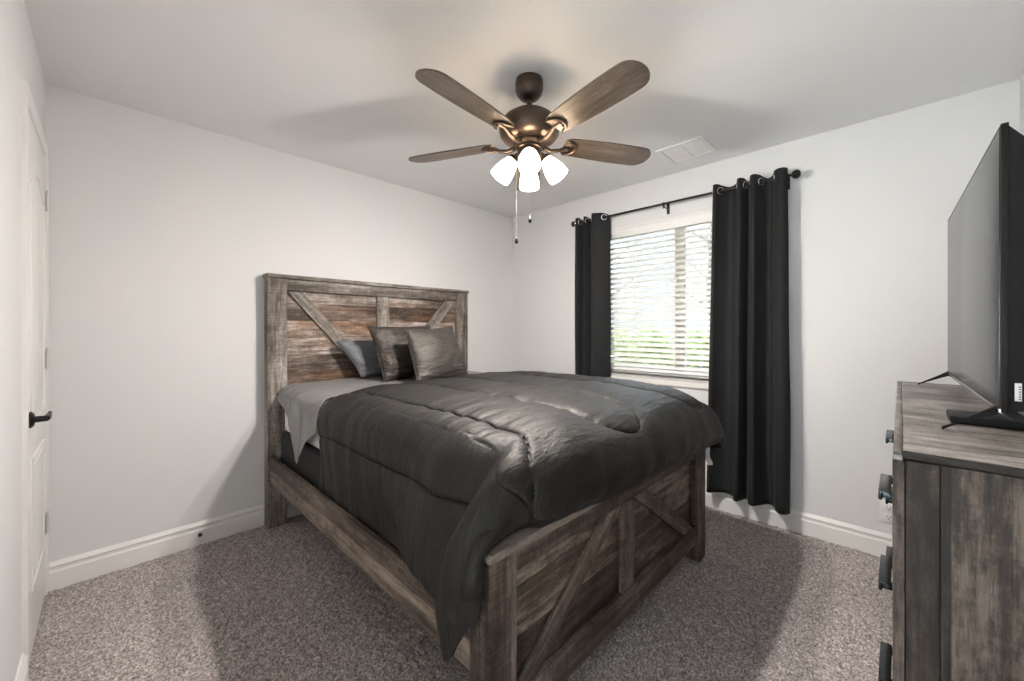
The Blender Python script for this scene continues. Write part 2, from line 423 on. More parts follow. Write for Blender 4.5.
struct('baseboard_back', extrude_profile(bmesh.new(), BP, (XL+0.012, 0, 0), (1, 0, 0), (0, -1, 0), -XL-0.012), 'trim')
struct('baseboard_window', extrude_profile(bmesh.new(), BP, (0, YR, 0), (0, 1, 0), (-1, 0, 0), -YR-0.016), 'trim')
struct('baseboard_left', extrude_profile(bmesh.new(), BP, (XL, EY1+0.062, 0), (0, 1, 0), (1, 0, 0), -EY1-0.062-0.757), 'trim')
bm = bmesh.new()
for y0, y1, z0, z1 in ((EY0-0.06, EY0-0.002, 0, EH+0.058), (EY1+0.002, EY1+0.06, 0, EH+0.058), (EY0-0.002, EY1+0.002, EH+0.002, EH+0.058)): box(bm, XL, XL+0.013, y0, y1, z0, z1, 0.004)
box(bm, XL-T, XL+0.002, EY0, EY0+0.014, 0, EH); box(bm, XL-T, XL+0.002, EY1-0.014, EY1, 0, EH); box(bm, XL-T, XL+0.002, EY0, EY1, EH-0.014, EH)
struct('trim_added_doorway', bm, 'trim', smooth=30)  # casing and jamb of the added doorway
bm = bmesh.new(); ym_ = (HY0+HY1)/2
for y0, y1 in ((HY0+0.05, HY0+0.11), (ym_-0.04, ym_+0.04), (HY1-0.11, HY1-0.05)): box(bm, HX0-0.06, HX0-0.02, y0, y1, 0.0, 2.13, 0.003)
for z0, z1 in ((0.0, 0.07), (2.06, 2.13)): box(bm, HX0-0.058, HX0-0.022, HY0+0.05, HY1-0.05, z0, z1, 0.003)
d2 = struct('door_added_patio', bm, 'trim', smooth=30)  # unseen glazed door, added as an opening for fill daylight
bm = bmesh.new(); box(bm, HX0-0.043, HX0-0.038, HY0+0.11, HY1-0.11, 0.07, 2.06); build('pane', bm, 'glass', d2)
struct('baseboard_near', extrude_profile(bmesh.new(), BP, (XL, YR, 0), (1, 0, 0), (0, 1, 0), -XL-0.016), 'trim')

# closet door on the left wall
DY0, DY1 = -0.685, -0.068
d = thing('door_1', 'white two-panel closet door in the left wall', 'door', (XL, (DY0+DY1)/2, 0)); d['kind'] = 'structure'
del d['label']; del d['category']
bm = bmesh.new()
box(bm, XL, XL+0.005, DY0, DY1, 0.012, 2.065, 0.001)
def frame_panel(bm, y0, y1, z0, z1, arch):
    pts = [(y0, z0), (y1, z0), (y1, z1)]
    if arch:
        for k in range(1, 12):
            t = k/12; pts.append((y1+(y0-y1)*t, z1+arch*math.sin(PI*t)))
    pts.append((y0, z1))
    tube(bm, [(XL+0.0055, a, b) for a, b in pts], 0.006, 6, closed=True)
    q = [(a+(0.03 if a < (y0+y1)/2 else -0.03 if a > (y0+y1)/2 else 0), b+(0.03 if b < (z0+z1)/2 else -0.03)) for a, b in pts]
    f0 = [bm.verts.new((XL+0.0052, a, b)) for a, b in q]; c = [(a-(y0+y1)/2, b-(z0+z1)/2) for a, b in q]
    f1 = [bm.verts.new((XL+0.010, a*0.93+(y0+y1)/2, b*0.97+(z0+z1)/2)) for a, b in c]
    n = len(q)
    for k in range(n): bm.faces.new((f0[k], f0[(k+1) % n], f1[(k+1) % n], f1[k]))
    bm.faces.new(f1)
frame_panel(bm, DY0+0.11, DY1-0.11, 0.26, 0.76, 0)
frame_panel(bm, DY0+0.11, DY1-0.11, 0.90, 1.82, 0.07)
build('door_panel', bm, 'trim', d, 30)
bm = bmesh.new()
CP = [(0, 0), (0.012, 0), (0.014, 0.012), (0.011, 0.02), (0.011, 0.042), (0.008, 0.056), (0, 0.058)]
def casing_leg(bm, y, sgn, z0, z1):
    A = []; B = []
    for o_, a in CP: A.append(bm.verts.new((XL+o_, y+sgn*(0.058-a), z0))); B.append(bm.verts.new((XL+o_, y+sgn*(0.058-a), z1)))
    n = len(CP)
    for k in range(n): bm.faces.new((A[k], A[(k+1) % n], B[(k+1) % n], B[k]))
    bm.faces.new(A); bm.faces.new(B)
casing_leg(bm, DY0-0.004, -1, 0, 2.0765); casing_leg(bm, DY1+0.004, 1, 0, 2.0765)
A = []; B = []
for o_, a in CP: A.append(bm.verts.new((XL+o_, DY0-0.062, 2.135-a))); B.append(bm.verts.new((XL+o_, DY1+0.062, 2.135-a)))
n = len(CP)
for k in range(n): bm.faces.new((A[k], A[(k+1) % n], B[(k+1) % n], B[k]))
bm.faces.new(A); bm.faces.new(B)
bmesh.ops.recalc_face_normals(bm, faces=bm.faces[:])
build('door_casing', bm, 'trim', d, 30)
for z in (0.345, 1.12, 1.86):
    bm = bmesh.new(); cyl(bm, (XL+0.012, DY1+0.001, z-0.045), (XL+0.012, DY1+0.001, z+0.045), 0.006, n=12)
    cyl(bm, (XL+0.012, DY1+0.001, z+0.045), (XL+0.012, DY1+0.001, z+0.052), 0.004, n=10)
    box(bm, XL+0.004, XL+0.0065, DY1-0.03, DY1+0.02, z-0.044, z+0.044)
    build('hinge', bm, 'hinge', d, 30)
bm = bmesh.new(); hy, hz = DY0+0.075, 0.918
lathe(bm, [(0.0, 0.0), (0.031, 0.0), (0.031, 0.004), (0.024, 0.011), (0.012, 0.014), (0.0105, 0.045), (0, 0.045)], (XL+0.005, hy, hz), (1, 0, 0), 24)
tube(bm, [(XL+0.045, hy-0.004, hz), (XL+0.048, hy+0.02, hz+0.002), (XL+0.048, hy+0.06, hz+0.001), (XL+0.046, hy+0.095, hz-0.001), (XL+0.048, hy+0.112, hz+0.006)], [0.011, 0.011, 0.009, 0.008, 0.006], 12)
build('door_handle', bm, 'black_metal', d, 40)

# window: frame, glass, mullion, stool and apron
w1 = thing('window_1', '', '', (0.13, -1.72, 0.905)); w1['kind'] = 'structure'; del w1['label']; del w1['category']
bm = bmesh.new(); fx0, fx1 = 0.105, 0.150
box(bm, fx0, fx1, WY0, WY1, WZ0, WZ0+0.05, 0.003); box(bm, fx0, fx1, WY0, WY1, WZ1-0.05, WZ1, 0.003)
box(bm, fx0, fx1, WY0, WY0+0.05, WZ0+0.05, WZ1-0.05, 0.003); box(bm, fx0, fx1, WY1-0.05, WY1, WZ0+0.05, WZ1-0.05, 0.003)
build('window_frame', bm, 'vinyl', w1, 30)
bm = bmesh.new(); box(bm, fx0-0.008, fx1-0.004, -1.757, -1.683, WZ0+0.05, WZ1-0.05, 0.004)
build('mullion', bm, 'vinyl', w1, 30)
bm = bmesh.new(); box(bm, 0.126, 0.131, WY0+0.05, WY1-0.05, WZ0+0.05, WZ1-0.05)
build('pane', bm, 'dimming', w1)
bm = bmesh.new(); box(bm, -0.028, 0.105, WY0-0.0, WY1+0.0, 0.889, 0.911, 0.006)
box(bm, -0.028, -0.0005, WY0-0.04, WY1+0.04, 0.889, 0.911, 0.006)
build('window_sill', bm, 'trim', w1, 30)
AP = [(0.001, 0), (0.010, 0), (0.014, 0.01), (0.014, 0.045), (0.020, 0.055), (0.020, 0.064), (0.001, 0.064)]
build('apron', extrude_profile(bmesh.new(), AP, (0, WY0-0.02, 0.824), (0, 1, 0), (-1, 0, 0), WY1-WY0+0.04), 'trim', w1)

# ------------------------------------------------------------------ outside
bm = bmesh.new(); box(bm, 0.3, 26, -16, 14, -0.35, -0.2); box(bm, -26, HX0-0.12, -16, 14, -0.35, -0.2); o = build('yard', bm, 'yard'); o['kind'] = 'structure'
def foliage(bm, c, R, n, s, rnd):
    for _ in range(n):
        v = Vector((rnd.gauss(0, 1), rnd.gauss(0, 1), rnd.gauss(0, 1))).normalized()*rnd.uniform(0.45, 1.0)
        p = Vector(c)+Vector((v.x*R[0], v.y*R[1], v.z*R[2]))
        a = Vector((rnd.gauss(0, 1), rnd.gauss(0, 1), rnd.gauss(0, 1))).normalized(); b = a.orthogonal().normalized()
        q = s*rnd.uniform(0.6, 1.3)
        vs = [bm.verts.new(p+a*q), bm.verts.new(p+b*q*0.5), bm.verts.new(p-a*q*0.8), bm.verts.new(p-b*q*0.5)]
        bm.faces.new(vs)
rnd = random.Random(5)
shr = [(4.4, 0.55, 0.62), (4.7, 1.45, 0.70), (4.5, 2.45, 0.66), (4.5, -0.35, 0.60), (4.6, 3.4, 0.72), (4.4, -1.2, 0.58)]
sl = ['green shrub outside behind the middle of the window blind', 'green shrub outside, second from the left end of the hedge', 'green shrub outside by the left curtain edge',
      'green shrub outside behind the window mullion', 'green shrub outside at the far left of the hedge', 'green shrub outside just left of the right curtain']
for (x, y, r), lab in zip(shr, sl):
    t = thing('shrub', lab, 'shrub', (x, y, -0.2), 'shrubs in the hedge outside')
    bm = bmesh.new(); foliage(bm, (x, y, 0.55), (r, r*0.72, 0.78), 1500, 0.07, rnd); build('foliage', bm, 'leaf', t)
    bm = bmesh.new()
    for k in range(5):
        a = k*1.3; cyl(bm, (x, y, -0.2), (x+0.3*math.cos(a), y+0.3*math.sin(a), 0.7), 0.025, 0.01, 8)
    build('stem', bm, 'bark', t, 40)
for (x, y, hh, lab) in [(8.5, 4.0, 4.6, 'pale leafy tree outside above the hedge, left one'), (9.5, 1.0, 5.0, 'pale leafy tree outside above the hedge, right one')]:
    t = thing('tree', lab, 'tree', (x, y, -0.2), 'trees beyond the hedge')
    bm = bmesh.new()
    for k in range(9):
        a = k*2.4; rr = 1.1*(0.4+0.6*rnd.random())
        foliage(bm, (x+rr*math.cos(a), y+rr*math.sin(a), 2.0+(hh-2.6)*k/8), (0.6, 0.6, 0.4), 70, 0.06, rnd)
    build('foliage', bm, 'leaf2', t)
    bm = bmesh.new(); tube(bm, [(x, y, -0.2), (x+0.05, y, 1.2), (x-0.05, y+0.1, 2.4), (x, y, hh)], [0.13, 0.1, 0.07, 0.02], 10)
    for k in range(7):
        a = k*2.4; z = 1.4+k*0.4; tube(bm, [(x, y, z), (x+0.6*math.cos(a), y+0.6*math.sin(a), z+0.4), (x+1.3*math.cos(a), y+1.3*math.sin(a), z+0.9)], [0.04, 0.025, 0.01], 6)
    build('trunk', bm, 'bark', t, 40)

# ------------------------------------------------------------------ window blind
bl = thing('window_blind', 'white wide-slat horizontal blind lowered and open in the window', 'window blind', (0.05, -1.72, 0.915))
by0, by1 = WY0+0.008, WY1-0.008
VP_ = [(0, 0), (0.006, 0), (0.010, 0.012), (0.010, 0.060), (0.018, 0.072), (0.018, 0.082), (0, 0.082)]
bm = extrude_profile(bmesh.new(), VP_, (0.012, by0, 2.030), (0, 1, 0), (-1, 0, 0), by1-by0)
build('valance', bm, 'blind', bl, 30)
bm = bmesh.new(); box(bm, 0.020, 0.070, by0, by1, 2.055, 2.110, 0.002); build('headrail', bm, 'blind', bl, 30)
bm = bmesh.new()
Z0, Z1, NS = 0.962, 2.035, 26
tilt = math.radians(30)
for k in range(NS):
    z = Z0+(Z1-Z0)*k/(NS-1)
    prev = None
    rows = []
    for j in range(7):
        s = (j/6-0.5)*0.050; zz = z + s*math.sin(tilt) + 0.0025*(1-(2*j/6-1)**2); xx = 0.046 + s*math.cos(tilt)
        rows.append((xx, zz))
    top = [(a, b+0.0012) for a, b in rows]; bot = [(a, b-0.0012) for a, b in rows][::-1]
    lp = top+bot; A = [bm.verts.new((a, by0+0.006, b)) for a, b in lp]; B = [bm.verts.new((a, by1-0.006, b)) for a, b in lp]
    n = len(lp)
    for i in range(n): bm.faces.new((A[i], B[i], B[(i+1) % n], A[(i+1) % n]))
    bm.faces.new(A); bm.faces.new(B[::-1])
build('slats', bm, 'blind', bl, 40)
bm = bmesh.new(); box(bm, 0.020, 0.072, by0+0.004, by1-0.004, 0.918, 0.938, 0.004); build('bottom_rail', bm, 'blind', bl, 30)
bm = bmesh.new()
for y in (WY1-0.16, -1.40, -1.712, -2.06, WY0+0.16):
    for x in (0.0195, 0.0725): cyl(bm, (x, y, 0.938), (x, y, 2.06), 0.0011, n=6)
    cyl(bm, (0.046, y+0.004, 0.938), (0.046, y+0.004, 2.06), 0.0009, n=6)
build('ladder_cords', bm, 'blind', bl)

# ------------------------------------------------------------------ curtain rod and curtains
RX, RZ = -0.088, 2.200
RZL = lambda y: RZ
rod = thing('curtain_rod', 'thin black curtain rod with ball finials above the window', 'curtain rod', (RX, -1.68, RZ))
bm = bmesh.new(); cyl(bm, (RX, -2.450, RZ), (RX, -0.895, RZ), 0.008, n=16); build('pole', bm, 'black_metal', rod, 40)
for y, s in ((-2.450, -1), (-0.895, 1)):
    bm = bmesh.new()
    lathe(bm, [(0, 0), (0.011, 0), (0.012, 0.008), (0.007, 0.012), (0.008, 0.017), (0.016, 0.022), (0.0235, 0.031), (0.026, 0.042), (0.0235, 0.053), (0.014, 0.063), (0, 0.066)], (RX, y, RZ), (0, s, 0), 24)
    build('finial', bm, 'black_metal', rod, 50)
for y in (-2.436, -1.672, -0.915):
    bm = bmesh.new()
    box(bm, -0.004, -0.0005, y-0.011, y+0.011, RZ-0.06, RZ+0.03, 0.001)
    tube(bm, [(-0.003, y, RZ-0.022), (RX+0.02, y, RZ-0.022), (RX, y, RZ-0.012)], 0.0045, 8)
    cyl(bm, (RX, y-0.006, RZ), (RX, y+0.006, RZ), 0.0125, n=16)
    cyl(bm, (RX, y, RZ-0.011), (RX, y, RZ-0.036), 0.004, n=8)
    build('bracket', bm, 'black_metal', rod, 40)

def catmull(P, k, closed=False):
    P = [Vector(p) for p in P]; out = []
    n = len(P)
    for i in range(n-1):
        a, b, c, d_ = P[max(i-1, 0)], P[i], P[i+1], P[min(i+2, n-1)]
        for j in range(k):
            t = j/k
            out.append(0.5*((2*b)+(c-a)*t+(2*a-5*b+4*c-d_)*t*t+(3*b-a-3*c+d_)*t**3))
    out.append(P[-1]); return out

def curtain(label, path, top, bottom, spread, group, k=8, ymid=None, seed=0):
    y0, y1 = path[0][0], path[-1][0]; ym = (y0+y1)/2 if ymid is None else ymid
    t = thing('curtain', label, 'curtain', (RX, ym, bottom), group)
    P = catmull([(x, y, 0) for y, x in path], k); NZ = 60
    bm = bmesh.new(); g = []
    for j in range(NZ+1):
        v = j/NZ; row = []
        for i, p in enumerate(P):
            y = ym + (p.y-ym)*(1+(spread-1)*v)
            x = RX + (p.x-RX)*(1+0.25*v)
            y += 0.012*v*noise.noise(Vector((p.y*9, v*2.2, seed))); x += 0.012*v*noise.noise(Vector((p.y*9, v*2.0, seed+9)))
            x = min(x, -0.018)
            tz = top - 0.020*max(0, min(1, (p.x+0.10)/0.05))
            row.append(bm.verts.new((x, y, tz*(1-v)+bottom*v)))
        g.append(row)
    for j in range(NZ):
        for i in range(len(P)-1): bm.faces.new((g[j][i], g[j][i+1], g[j+1][i+1], g[j+1][i]))
    o = build('panel', bm, 'curtain', t); o.data.polygons.foreach_set('use_smooth', [True]*len(o.data.polygons))
    md = o.modifiers.new('thickness', 'SOLIDIFY'); md.thickness = 0.003; md.offset = 0
    # grommets where the cloth crosses the pole
    for a, b in zip(P[:-1], P[1:]):
        if (a.x-RX)*(b.x-RX) < 0:
            f = (RX-a.x)/(b.x-a.x); c = a.lerp(b, f); dd = (b-a).normalized(); nrm = Vector((-dd.y, dd.x, 0))
            gb = bmesh.new(); torus(gb, (c.x, c.y, RZ), nrm, 0.0215, 0.0048, 24, 8)
            build('grommet', gb, 'chrome', t, 60)
    return t
pathR = [(-2.022, -0.07), (-2.026, -0.105), (-2.045, -0.115), (-2.07, -0.085), (-2.115, -0.05), (-2.160, -0.07), (-2.178, -0.115), (-2.197, -0.128), (-2.213, -0.10), (-2.228, -0.06), (-2.243, -0.08), (-2.255, -0.12), (-2.278, -0.135),
         (-2.300, -0.10), (-2.335, -0.05), (-2.368, -0.07), (-2.388, -0.115), (-2.415, -0.135), (-2.438, -0.125), (-2.450, -0.100)]
pathL = [(-0.862, -0.055), (-0.880, -0.10), (-0.912, -0.115), (-0.930, -0.08), (-0.945, -0.05), (-0.962, -0.085), (-0.980, -0.115), (-1.0, -0.085), (-1.018, -0.05), (-1.04, -0.085), (-1.062, -0.12), (-1.085, -0.142), (-1.115, -0.125), (-1.155, -0.095), (-1.185, -0.065), (-1.20, -0.05)]
curtain('long charcoal grommet curtain right of the window, nearest the dresser', pathR, 2.245, 0.135, 1.13, 'grommet curtains at the window', seed=1, ymid=-2.34)
curtain('charcoal grommet curtain left of the window, behind the bed', pathL, 2.238, 0.14, 1.04, 'grommet curtains at the window', seed=4)

# ------------------------------------------------------------------ bed
bed = thing('bed', 'rustic brown plank bed frame with crossbuck headboard and footboard', 'bed', (-1.5, -1.1, 0))
hb = thing('headboard', '', '', (-1.5, -0.055, 0)); del hb['label']; del hb['category']
def rename_part(o, parent):
    w = o.location.copy(); o.parent = parent; o.location = w - origin_of(parent)
rename_part(hb, bed)
wbox('panel', 'panel', hb, -2.20, -0.80, -0.060, -0.030, 0.30, 1.52, 'x', bevel=0.001, off=(3.2, 0.058, 0))
wbox('post', 'hb_wood', hb, -2.304, -2.192, -0.100, -0.022, 0.0, 1.586, 'z')
wbox('post', 'hb_wood', hb, -0.808, -0.688, -0.100, -0.022, 0.0, 1.586, 'z')
wbox('cap', 'hb_wood', hb, -2.311, -0.680, -0.108, -0.012, 1.587, 1.612, 'x', bevel=0.004)
wbox('top_rail', 'hb_wood', hb, -2.191, -0.809, -0.088, -0.061, 1.511, 1.586, 'x')
wbox('stile', 'hb_wood', hb, -1.562, -1.462, -0.082, -0.061, 0.45, 1.510, 'z')
def brace(parent, xa, za, xb, zb, wd, y0, y1, mat):
    a = math.atan2(zb-za, xb-xa); L = math.hypot(xb-xa, zb-za); cx, cz = (xa+xb)/2, (za+zb)/2
    rot = Matrix.Rotation(-a, 3, 'Y')
    return wbox('brace', mat, parent, cx-L/2, cx+L/2, y0, y1, cz-wd/2, cz+wd/2, 'x', rot=rot)
def clipped_brace(parent, poly, y0, y1, ang, mat, name='brace'):
    """brace cut flush by the frame round it: polygon in x,z"""
    bm = bmesh.new(); lay = bm.verts.layers.float_vector.new('gr')
    off = Vector((random.uniform(0, 30), random.uniform(0, 30), 0)); ca, sa = math.cos(ang), math.sin(ang)
    A = []; B = []
    for x, z in poly:
        for L, y in ((A, y0), (B, y1)):
            v = bm.verts.new((x, y, z)); v[lay] = Vector((x*ca+z*sa, -x*sa+z*ca, y))+off; L.append(v)
    n = len(poly)
    for k in range(n): bm.faces.new((A[k], A[(k+1) % n], B[(k+1) % n], B[k]))
    bm.faces.new(A[::-1]); bm.faces.new(B); bmesh.ops.recalc_face_normals(bm, faces=bm.faces[:])
    bmesh.ops.bevel(bm, geom=bm.edges[:], offset=0.002, segments=1, affect='EDGES')
    return build(name, bm, mat, parent, 35)
a1 = math.atan2(-1.1, 1)
clipped_brace(hb, [(-2.188, 1.508), (-2.095, 1.508), (-1.564, 0.922), (-1.564, 0.80)], -0.080, -0.061, a1, 'hb_wood')
clipped_brace(hb, [(-0.812, 1.508), (-0.925, 1.508), (-1.460, 0.922), (-1.460, 0.79)], -0.080, -0.061, -a1, 'hb_wood')
fb = thing('footboard', '', '', (-1.5, -2.14, 0)); del fb['label']; del fb['category']; rename_part(fb, bed)
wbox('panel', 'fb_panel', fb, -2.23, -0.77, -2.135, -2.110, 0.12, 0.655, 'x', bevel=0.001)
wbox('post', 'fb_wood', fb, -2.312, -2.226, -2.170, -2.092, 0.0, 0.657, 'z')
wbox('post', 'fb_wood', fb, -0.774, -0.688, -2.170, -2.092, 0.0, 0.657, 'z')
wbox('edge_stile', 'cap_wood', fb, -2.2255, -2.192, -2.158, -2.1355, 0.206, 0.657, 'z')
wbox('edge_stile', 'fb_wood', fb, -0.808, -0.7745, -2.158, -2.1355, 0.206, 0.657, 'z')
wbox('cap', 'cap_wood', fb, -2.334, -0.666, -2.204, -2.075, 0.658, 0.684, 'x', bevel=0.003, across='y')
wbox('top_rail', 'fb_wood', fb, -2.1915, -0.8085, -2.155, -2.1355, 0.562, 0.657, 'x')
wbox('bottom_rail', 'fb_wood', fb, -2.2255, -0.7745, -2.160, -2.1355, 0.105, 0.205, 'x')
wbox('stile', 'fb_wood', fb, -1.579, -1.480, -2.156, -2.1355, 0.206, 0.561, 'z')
a2 = math.atan2(0.355, 0.495)
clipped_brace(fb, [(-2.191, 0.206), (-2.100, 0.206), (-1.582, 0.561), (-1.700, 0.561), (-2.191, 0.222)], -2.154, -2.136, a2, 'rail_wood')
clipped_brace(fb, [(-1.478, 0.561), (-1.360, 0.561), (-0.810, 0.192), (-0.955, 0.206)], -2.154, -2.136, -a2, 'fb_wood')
for k, (x0, x1) in enumerate(((-2.292, -2.268), (-0.732, -0.708))):
    wbox('side_rail', 'rail_wood', bed, x0, x1, -2.091, -0.101, 0.286, 0.452, 'y', off=(2.0+k, 0.083, 0))
for y in (-0.45, -1.05, -1.65):
    wbox('slat', 'rail_wood', bed, -2.267, -0.733, y-0.05, y+0.05, 0.355, 0.378, 'x')

fo = bmesh.new(); box(fo, -2.232, -0.765, -2.070, -0.105, 0.380, 0.600, 0.02, seg=3)
tag(build('box_foundation', fo, 'base_cloth', None, 40), 'black cloth box foundation inside the bed rails under the mattress', 'bed foundation')
mt = thing('mattress', 'white mattress showing below the grey sheet near the headboard', 'mattress', (-1.5, -1.09, 0.602))
bm = bmesh.new(); box(bm, -2.220, -0.777, -2.068, -0.112, 0.602, 0.884, 0.050, seg=5); build('body', bm, 'mattress', mt, 50)
for z in (0.626, 0.850):
    bm = bmesh.new(); x0, x1, y0, y1, r = -2.219, -0.778, -2.065, -0.115, 0.05
    pts = []
    for cx, cy, a0 in ((x1-r, y1-r, 0), (x0+r, y1-r, PI/2), (x0+r, y0+r, PI), (x1-r, y0+r, 1.5*PI)):
        for j in range(7): pts.append((cx+r*math.cos(a0+j*PI/12), cy+r*math.sin(a0+j*PI/12), z))
    tube(bm, pts, 0.005, 8, closed=True); build('piping', bm, 'mattress', mt, 60)

# ---- cloth surfaces from control grids
def cr1(P, u):
    """Catmull-Rom through P (n,3) at parameter u (array)"""
    n = len(P); i = np.clip(np.floor(u).astype(int), 0, n-2); t = (u-i)[:, None]
    a, b, c, d_ = P[np.clip(i-1, 0, n-1)], P[i], P[i+1], P[np.clip(i+2, 0, n-1)]
    return 0.5*((2*b)+(c-a)*t+(2*a-5*b+4*c-d_)*t*t+(3*b-a-3*c+d_)*t**3)
def grid_surface(G, nu, nv):
    G = np.array(G, float); R_, K = G.shape[0], G.shape[1]
    u = np.linspace(0, K-1, nu); v = np.linspace(0, R_-1, nv)
    A = np.stack([cr1(G[r], u) for r in range(R_)], 0)             # R, nu, 3
    out = np.stack([cr1(A[:, i], v) for i in range(nu)], 1)         # nv, nu, 3
    return out, u, v
def normals(P):
    du = np.gradient(P, axis=1); dv = np.gradient(P, axis=0); n = np.cross(du, dv)
    return n/np.maximum(np.linalg.norm(n, axis=2, keepdims=True), 1e-9)
def seg_dist(p, poly):
    p = np.asarray(p); best = np.full(p.shape[:-1], 1e9)
    for a, b in zip(poly[:-1], poly[1:]):
        a = np.array(a); b = np.array(b); ab = b-a; t = np.clip(((p-a)@ab)/max(ab@ab, 1e-12), 0, 1)
        best = np.minimum(best, np.linalg.norm(p-(a+t[..., None]*ab), axis=-1))
    return best
def cloth_obj(name, P, mat, parent, thick, flip=False):
    nv, nu = P.shape[:2]; og = np.array(origin_of(parent)) if parent is not None else np.zeros(3)
    me = bpy.data.meshes.new(name); idx = np.arange(nu*nv).reshape(nv, nu)
    q = np.stack([idx[:-1, :-1], idx[:-1, 1:], idx[1:, 1:], idx[1:, :-1]], -1).reshape(-1, 4)
    if flip: q = q[:, ::-1]
    me.from_pydata((P.reshape(-1, 3)-og).tolist(), [], q.tolist()); me.update()
    o = mesh_obj(name, me, mat, parent, smooth=True)
    if thick: m = o.modifiers.new('thickness', 'SOLIDIFY'); m.thickness = thick; m.offset = -1
    return o

prof = [(-2.232, .40), (-2.238, .52), (-2.258, .65), (-2.272, .77), (-2.250, .862), (-2.165, .915), (-2.0, .932), (-1.75, .938), (-1.45, .942), (-1.15, .942), (-.92, .938), (-.77, .912), (-.695, .83), (-.672, .69), (-.69, .50)]
rowy = [-.70, -1.0, -1.3, -1.6, -1.82]
G = []
for r, y in enumerate(rowy):
    row = []
    for c, (x, z) in enumerate(prof):
        yy = y
        if r == 0: yy = y + (-0.20 if c <= 3 else -0.16 if c == 4 else -0.10 if c == 5 else -0.03 if c == 6 else 0.02*min(3, c-6)); z = z-(0.040 if c > 3 else 0.01)
        row.append((x, yy, z))
    G.append(row)
G[0][0] = (-2.232, -0.84, .44); G[0][1] = (-2.238, -0.86, .55)
for c in range(4, 15): G[1][c] = (G[1][c][0], G[1][c][1], G[1][c][2]-0.006)
G[3][0] = (-2.250, -1.62, .46)
G[4][0] = (-2.336, -1.895, .512); G[4][1] = (-2.326, -1.855, .585); G[4][2] = (-2.310, -1.84, .68); G[4][3] = (-2.292, -1.83, .785)
def foot(y, z, zr, left, right):
    row = list(left); n = 15-len(right)-len(left)
    for c in range(len(left), 15-len(right)):
        f = (c-len(left))/max(1, n-1); row.append((prof[c][0], y, z*(1-f)+zr*f))
    return row+list(right)
G.append(foot(-2.01, .925, .925, [(-2.334, -2.015, .495), (-2.332, -2.006, .59), (-2.322, -2.000, .67), (-2.302, -1.992, .775), (-2.258, -1.99, .860), (-2.165, -2.0, .910)], [(-.765, -2.01, .890), (-.685, -2.01, .80), (-.655, -2.0, .68), (-.66, -1.99, .52)]))
G.append(foot(-2.12, .905, .900, [(-2.296, -2.082, .530), (-2.292, -2.094, .60), (-2.288, -2.104, .675), (-2.272, -2.108, .755), (-2.232, -2.095, .832), (-2.165, -2.105, .890)], [(-.755, -2.115, .865), (-.665, -2.10, .775), (-.62, -2.08, .66), (-.63, -2.06, .53)]))
G.append(foot(-2.190, .868, .860, [(-2.360, -2.090, .398), (-2.368, -2.060, .515), (-2.366, -2.078, .610), (-2.354, -2.108, .695), (-2.316, -2.138, .790), (-2.215, -2.168, .862)], [(-.74, -2.185, .825), (-.645, -2.17, .74), (-.585, -2.14, .64), (-.585, -2.11, .56)]))
G.append(foot(-2.232, .806, .795, [(-2.360, -2.118, .440), (-2.366, -2.112, .530), (-2.360, -2.126, .622), (-2.338, -2.150, .712), (-2.275, -2.178, .782), (-2.18, -2.208, .806)], [(-.73, -2.225, .765), (-.635, -2.21, .69), (-.565, -2.175, .62), (-.57, -2.13, .57)]))
G.append(foot(-2.246, .745, .725, [(-2.350, -2.150, .505), (-2.352, -2.152, .575), (-2.350, -2.164, .652), (-2.325, -2.172, .716), (-2.245, -2.184, .735), (-2.14, -2.222, .742)], [(-.72, -2.238, .70), (-.63, -2.225, .645), (-.57, -2.18, .60), (-.58, -2.14, .57)]))
hemr = foot(-2.228, .694, .662, [(-2.344, -2.164, .548), (-2.343, -2.168, .615), (-2.343, -2.172, .680), (-2.305, -2.176, .706), (-2.205, -2.168, .699), (-2.10, -2.190, .699)], [(-.72, -2.226, .648), (-.64, -2.22, .615), (-.59, -2.18, .59), (-.61, -2.15, .57)])
hemr[6] = (-2.0, -2.206, .696); G.append(hemr)
P, uu, vv = grid_surface(G, 260, 230)
# parameter space in metres for the quilting
sx = [0]
for a, b in zip(prof[:-1], prof[1:]): sx.append(sx[-1]+math.hypot(b[0]-a[0], b[1]-a[1]))
sx = np.array(sx) - sx[8] - 1.45 + 0.0
tt = np.array([.70, 1.0, 1.3, 1.6, 1.82, 2.01, 2.12, 2.20, 2.27, 2.335, 2.39])
S = np.interp(uu, np.arange(15), sx); TT = np.interp(vv, np.arange(11), tt)
ST = np.stack(np.broadcast_arrays(S[None, :], TT[:, None]), -1)
def loop(xa, xb, t0, t1, n=10):
    pts = [(xa, 0.5), (xa, t0)]; cx = (xa+xb)/2; r = abs(xb-xa)/2
    for k in range(1, n): a = PI*k/n; pts.append((cx-(cx-xa)*math.cos(a), t0+(t1-t0)*math.sin(a)))
    return pts+[(xb, t0), (xb, 0.5)]
sside = float(np.interp(3-0.25, np.arange(15), sx))
seams = [[(-2.085, .5), (-2.085, 1.9), (-2.09, 2.08), (-2.12, 2.2), (-2.20, 2.32), (-2.24, 2.4)], loop(-1.755, -1.42, 2.03, 2.22), loop(-1.06, -.74, 2.04, 2.22), [(sside, .5), (sside, 1.93), (sside+0.02, 2.1)], [(-0.50, .5), (-0.50, 2.4)]]
D = np.min([seg_dist(ST, s) for s in seams], axis=0)
puff = 0.013*(1-np.exp(-(D/0.055)**1.2)) - 0.009*np.exp(-(D/0.009)**2)
NRM = normals(P)
if NRM[60, 130, 2] < 0: NRM = -NRM
nv_, nu_ = P.shape[:2]
W = np.zeros((nv_, nu_))
